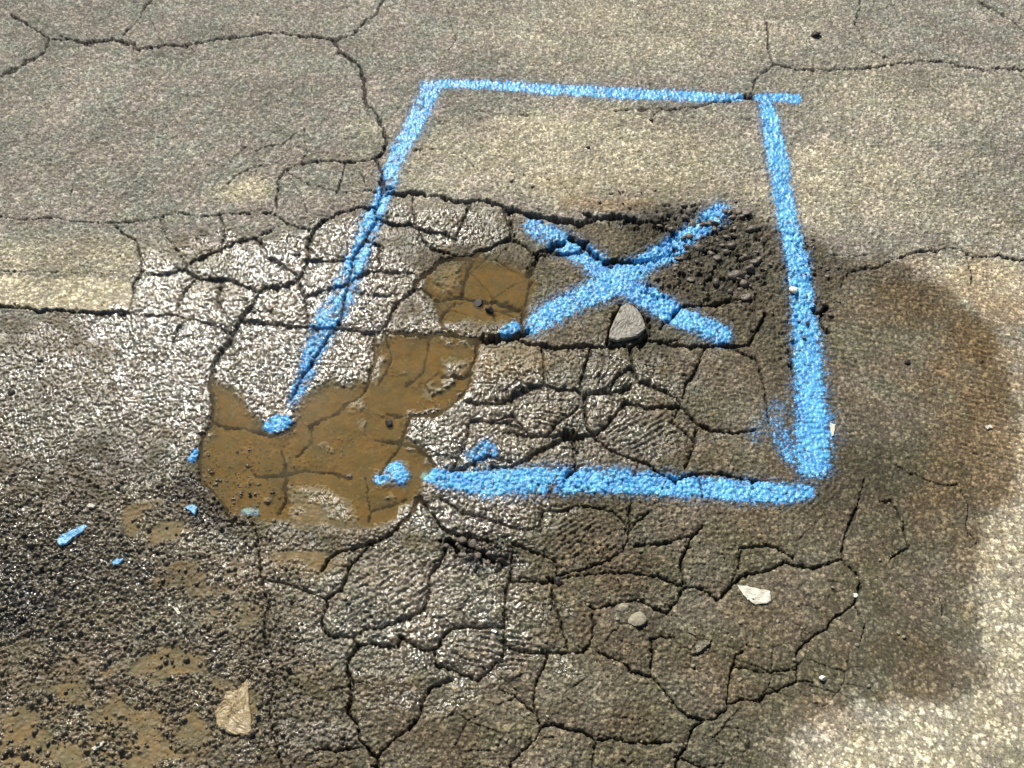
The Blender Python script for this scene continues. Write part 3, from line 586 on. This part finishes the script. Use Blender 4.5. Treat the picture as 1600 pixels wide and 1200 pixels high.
def outline_slab(name, pts, thick, m, label, cat, bend=0.0, seed=0, tiltz=0.0):
    """a flat thing with a traced outline, given thickness and an uneven face"""
    cu = sum(p[0] for p in pts) / len(pts); cv = sum(p[1] for p in pts) / len(pts)
    ox, oy, oz = place(cu, cv); rr = np.random.default_rng(seed)
    P = []
    n = len(pts)
    for k in range(n):
        a, b = pts[k], pts[(k + 1) % n]
        for t in (0, 0.25, 0.5, 0.75):
            P.append((a[0] + (b[0] - a[0]) * t + rr.normal() * 0.45, a[1] + (b[1] - a[1]) * t + rr.normal() * 0.45))
    K = len(P); rings = [1.0, 0.94, 0.86, 0.76, 0.66, 0.55, 0.44, 0.33, 0.22, 0.11]
    vs_ = []
    for (u, v) in P:
        x, y = ground_xy(u, v); vs_.append((x - ox, y - oy, -0.0015))
    for ri, rg in enumerate(rings):
        for (u, v) in P:
            x, y = ground_xy(cu + (u - cu) * rg, cv + (v - cv) * rg); x -= ox; y -= oy
            h = thick * (0.8 if ri == 0 else 1.0) + bend * math.sin(x * 260 + 1.3) * math.cos(y * 190) + rr.normal() * thick * 0.09 + tiltz * y
            vs_.append((x, y, h))
    x, y = ground_xy(cu, cv); vs_.append((0, 0, thick))
    fs = []
    me = bpy.data.meshes.new(name)
    for r_ in range(len(rings)):
        for k in range(K):
            a = r_ * K + k; b = r_ * K + (k + 1) % K; fs.append((a, b, b + K, a + K))
    top = len(rings) * K
    for k in range(K): fs.append((top + k, top + (k + 1) % K, len(vs_) - 1))
    fs.append(tuple(range(K - 1, -1, -1)))
    me.from_pydata(vs_, [], fs); me.materials.append(m)
    import bmesh
    bm = bmesh.new(); bm.from_mesh(me); bmesh.ops.recalc_face_normals(bm, faces=bm.faces); bm.to_mesh(me); bm.free()
    o = link(name, me); o.location = (ox, oy, oz + 0.001)
    return tag(o, label, cat)
outline_slab("asphalt_chunk", [(950,533),(955,515),(963,497),(970,483),(980,478),(992,485),(1003,500),(1008,516),(1000,527),(985,532),(965,536)], 0.007, M_grey, "loose wedge shaped pale grey asphalt chunk in the gap below the blue X", "chunk", 0.0006, 3)
outline_slab("flat_stone", [(388,1062),(391,1100),(396,1150),(360,1149),(340,1135),(336,1115),(350,1095),(355,1082),(372,1080)], 0.004, M_tan, "flat tan triangular stone lying in wet gravel near the bottom left corner", "stone", 0.0006, 4)
outline_slab("paper_scrap", [(1152,915),(1172,918),(1203,925),(1204,940),(1198,944),(1180,945),(1168,938),(1160,930)], 0.0022, M_white, "torn white scrap lying flat on damp asphalt below the near blue line", "scrap", 0.0012, 5)
outline_slab("stone_flake", [(1072,978),(1080,980),(1087,994),(1076,990)], 0.003, M_pale, "small pale yellow flake, upper of two left of and below the white scrap", "flake", 0.0003, 6)
outline_slab("stone_flake", [(1085,1012),(1092,1005),(1110,1001),(1109,1007),(1096,1018),(1088,1022)], 0.004, M_pale, "larger pale yellow flake, lower of two left of and below the white scrap", "flake", 0.0003, 7)
outline_slab("wood_sliver", [(1297,663),(1304,664),(1302,682),(1299,684)], 0.003, M_white, "short white sliver standing out just right of the broad blue line's near end", "sliver", 0, 8)
outline_slab("paint_chip", [(91,846),(100,838),(115,830),(133,823),(138,826),(130,834),(116,843),(105,853),(94,854)], 0.004, M_chip, "long bright blue paint chip lying in dark wet grit at left", "paint chip", 0.0005, 9)
outline_slab("paint_chip", [(177,882),(184,877),(195,877),(190,884),(180,887)], 0.004, M_chip, "small blue paint chip below and right of the long blue chip", "paint chip", 0.0004, 10)
outline_slab("paint_chip", [(290,796),(302,792),(310,796),(306,808),(299,802)], 0.004, M_chip, "white and blue paint chip in black grit left of the puddle's lower shore", "paint chip", 0.0004, 11)
outline_slab("stone_flake", [(137,792),(142,789),(152,791),(148,796),(140,796)], 0.003, M_white, "cream flake in wet grit above the long blue paint chip", "flake", 0, 12)
outline_slab("stone_flake", [(145,1172),(156,1163),(165,1161),(160,1168),(150,1175)], 0.003, M_white, "slim white flake on the brown silt at the bottom left", "flake", 0, 13)
outline_slab("stone_flake", [(271,951),(277,952),(285,961),(279,963)], 0.003, M_white, "small cream flake in the gravel above the flat tan stone", "flake", 0, 14)
outline_slab("stone_flake", [(1537,668),(1546,664),(1550,670),(1541,672)], 0.003, M_white, "tiny cream flake on the rusty brown stain at right", "flake", 0, 15)
stone("pebble", 995, 969, 31, 0.26, 10, M_pale, "round flat buff pebble casting a dark shadow below the broken asphalt", "pebble", seed=21, aspect=.9, smooth=True)
stone("pebble", 974, 952, 17, 0.4, 40, M_pale, "smaller buff pebble touching the round flat pebble's upper left", "pebble", seed=22)
stone("pebble", 1285, 1060, 11, 0.9, 20, M_white, "small white pebble with a dark shadow at the lower right", "pebble", seed=23)
stone("pebble", 1337, 929, 9, 0.6, 0, M_white, "tiny white pebble at the edge of a thin crack at right", "pebble", seed=24)
stone("pebble", 1240, 456, 16, 0.6, 0, M_white, "white pebble half stuck in the broad blue line", "pebble", seed=25)
stone("tar_lump", 1273, 57, 18, 0.5, 20, M_black, "black tar lump on dry asphalt near the top edge", "tar lump", aspect=.9, seed=31)
stone("tar_lump", 608, 660, 15, 0.7, 0, M_black, "black lump sitting in the middle of the brown puddle", "tar lump", seed=32)
stone("tar_lump", 872, 907, 17, 0.6, 30, M_black, "black lump at the end of a crack below the near blue line", "tar lump", seed=33)
stone("tar_lump", 1418, 567, 11, 0.5, 0, M_black, "black lump on the damp area right of the broad blue line", "tar lump", seed=34)
stone("tar_lump", 62, 563, 10, 0.5, 0, M_black, "small black lump on the sparkling asphalt at left below the pale strip", "tar lump", seed=35)
stone("tar_lump", 18, 615, 13, 0.5, 0, M_black, "black lump at the left edge of the sparkling asphalt", "tar lump", seed=36)
stone("tar_lump", 465, 398, 11, 0.5, 0, M_black, "black lump on the whitened block left of the slanting blue line", "tar lump", seed=37)
stone("tar_lump", 919, 233, 8, 0.5, 0, M_black, "small black lump on pale asphalt inside the box's upper half", "tar lump", seed=38)
stone("tar_lump", 1017, 188, 8, 0.5, 0, M_black, "small black lump just under the crack below the far blue line", "tar lump", seed=39)
stone("tar_lump", 765, 484, 15, 0.8, 0, M_black, "black lump poking out of the small upper puddle", "tar lump", seed=40)
stone("tar_lump", 748, 472, 20, 0.5, 0, M_black, "wide dark lump under water in the small upper puddle", "tar lump", seed=41)
stone("tar_lump", 747, 921, 8, 0.6, 0, M_black, "small black lump on the cracked asphalt below the grit heap", "tar lump", seed=42)
stone("tar_lump", 545, 742, 11, 0.6, 0, M_tar, "dark lump at the end of a crack under the puddle water", "tar lump", seed=43)

# black and brown crumbs broken out of the surface: individuals, copied from a few shapes
crumb_meshes = [raw_mesh("asphalt_crumb", rock_co(ICO2, 200 + k, 8) * np.array([1, .85, .7]), ICOF2, M_tar, False) for k in range(6)]
def scatter(n, zones, smin, smax, label, group, name="asphalt_crumb", meshes=None):
    meshes = meshes or crumb_meshes
    for k in range(n):
        cu, cv, ru, rv = random.choice(zones)
        u = random.gauss(cu, ru * .5); v = random.gauss(cv, rv * .5)
        s = random.uniform(smin, smax) ** 1.0 * px_m(v) / 2 * random.choice((0.6, 0.8, 1, 1, 1.3))
        o = bpy.data.objects.new(name, random.choice(meshes)); C.objects.link(o)
        o.location = place(u, v, s * 0.3); q_ = random.uniform(.6, 1.25); o.scale = (s, s * q_, s * random.uniform(.6, 1.1)); o.rotation_euler = (random.uniform(-.4, .4), random.uniform(-.4, .4), random.uniform(0, 6.28))
        tag(o, label, "asphalt crumb", group)
scatter(120, [(1120,400,70,55),(1080,345,60,22),(1150,340,40,22),(1060,430,35,30),(1170,440,35,50),(1110,380,50,30)], 6, 19, "dark asphalt crumb in the rubble around the right arms of the blue X", "dark asphalt crumbs around the X's right arms")
scatter(34, [(745,862,35,12),(760,870,35,16),(775,878,22,14),(705,850,14,10),(735,850,20,8)], 6, 13, "dark crumb in the small heap of grit below the thick blue line", "dark crumbs heaped below the near line")
scatter(36, [(1250,500,25,60),(1280,430,30,40),(1300,480,20,20),(1260,385,25,15)], 5, 10, "dark crumb scattered along the outer side of the broad blue line", "dark crumbs beside the broad blue line")
scatter(16, [(1000,300,60,12),(960,318,60,10),(840,300,50,20)], 4, 8, "dark crumb on the dry pale asphalt just beyond the big crack", "dark crumbs beyond the big crack")
pale_meshes = [raw_mesh("pebble", rock_co(ICO2, 300 + k, 8) * np.array([1, .8, .6]), ICOF2, M_pale, False) for k in range(3)]
def pebs(n, zones, a, b, label, group):
    for k in range(n):
        cu, cv, ru, rv = random.choice(zones); u = random.uniform(cu - ru, cu + ru); v = random.uniform(cv - rv, cv + rv)
        s = random.uniform(a, b) * px_m(v) / 2
        o = bpy.data.objects.new("pebble", random.choice(pale_meshes)); C.objects.link(o)
        o.location = place(u, v, s * .25); o.scale = (s, s, s); o.rotation_euler = (0, 0, random.uniform(0, 6.28)); tag(o, label, "pebble", group)
pebs(46, [(1050,1050,300,130),(1300,1000,150,150)], 4, 9, "tiny buff pebble strewn over the dull cracked asphalt at lower right", "tiny buff pebbles at the lower right")

# wet gravel at the lower left: nobody could count it
def gravel(n):
    prob = gravelzone.ravel().astype(np.float64) * (V.ravel() > 640); prob /= prob.sum()
    pick = rng.choice(prob.size, n, p=prob)
    xs = X.ravel()[pick] + rng.normal(size=n) * .001; ys = Y.ravel()[pick] + rng.normal(size=n) * .001; zs = H.ravel()[pick]
    s = 0.0012 + 0.0036 * rng.random(n) ** 5 * rng.uniform(0.6, 1.5, n)
    shapes = [rock_co(ICO1, 400 + k, 6, 0.1) for k in range(12)]
    nvv = len(ICO1); co = np.zeros((n, nvv, 3)); ang = rng.random(n) * 6.283
    sh = np.array(shapes)[rng.integers(0, 12, n)]
    fl = 0.55 + 0.4 * rng.random(n)
    ca, sa = np.cos(ang)[:, None], np.sin(ang)[:, None]
    tx = rng.normal(size=n)[:, None] * .35
    x = sh[:, :, 0] * 1.2; y = sh[:, :, 1]; z = sh[:, :, 2] * fl[:, None] + tx * x
    co[:, :, 0] = (x * ca - y * sa) * s[:, None] + xs[:, None]; co[:, :, 1] = (x * sa + y * ca) * s[:, None] + ys[:, None]
    co[:, :, 2] = z * s[:, None] + zs[:, None] + 0.35 * s[:, None]
    f = ICOF1[None] + (np.arange(n) * nvv)[:, None, None]
    return raw_mesh("loose_gravel", co.reshape(-1, 3), f.reshape(-1, 3), M_gravel, False)
tag(link("loose_gravel", gravel(12000)), "wet dark gravel strewn over the silt at the lower left", "gravel", kind='stuff')
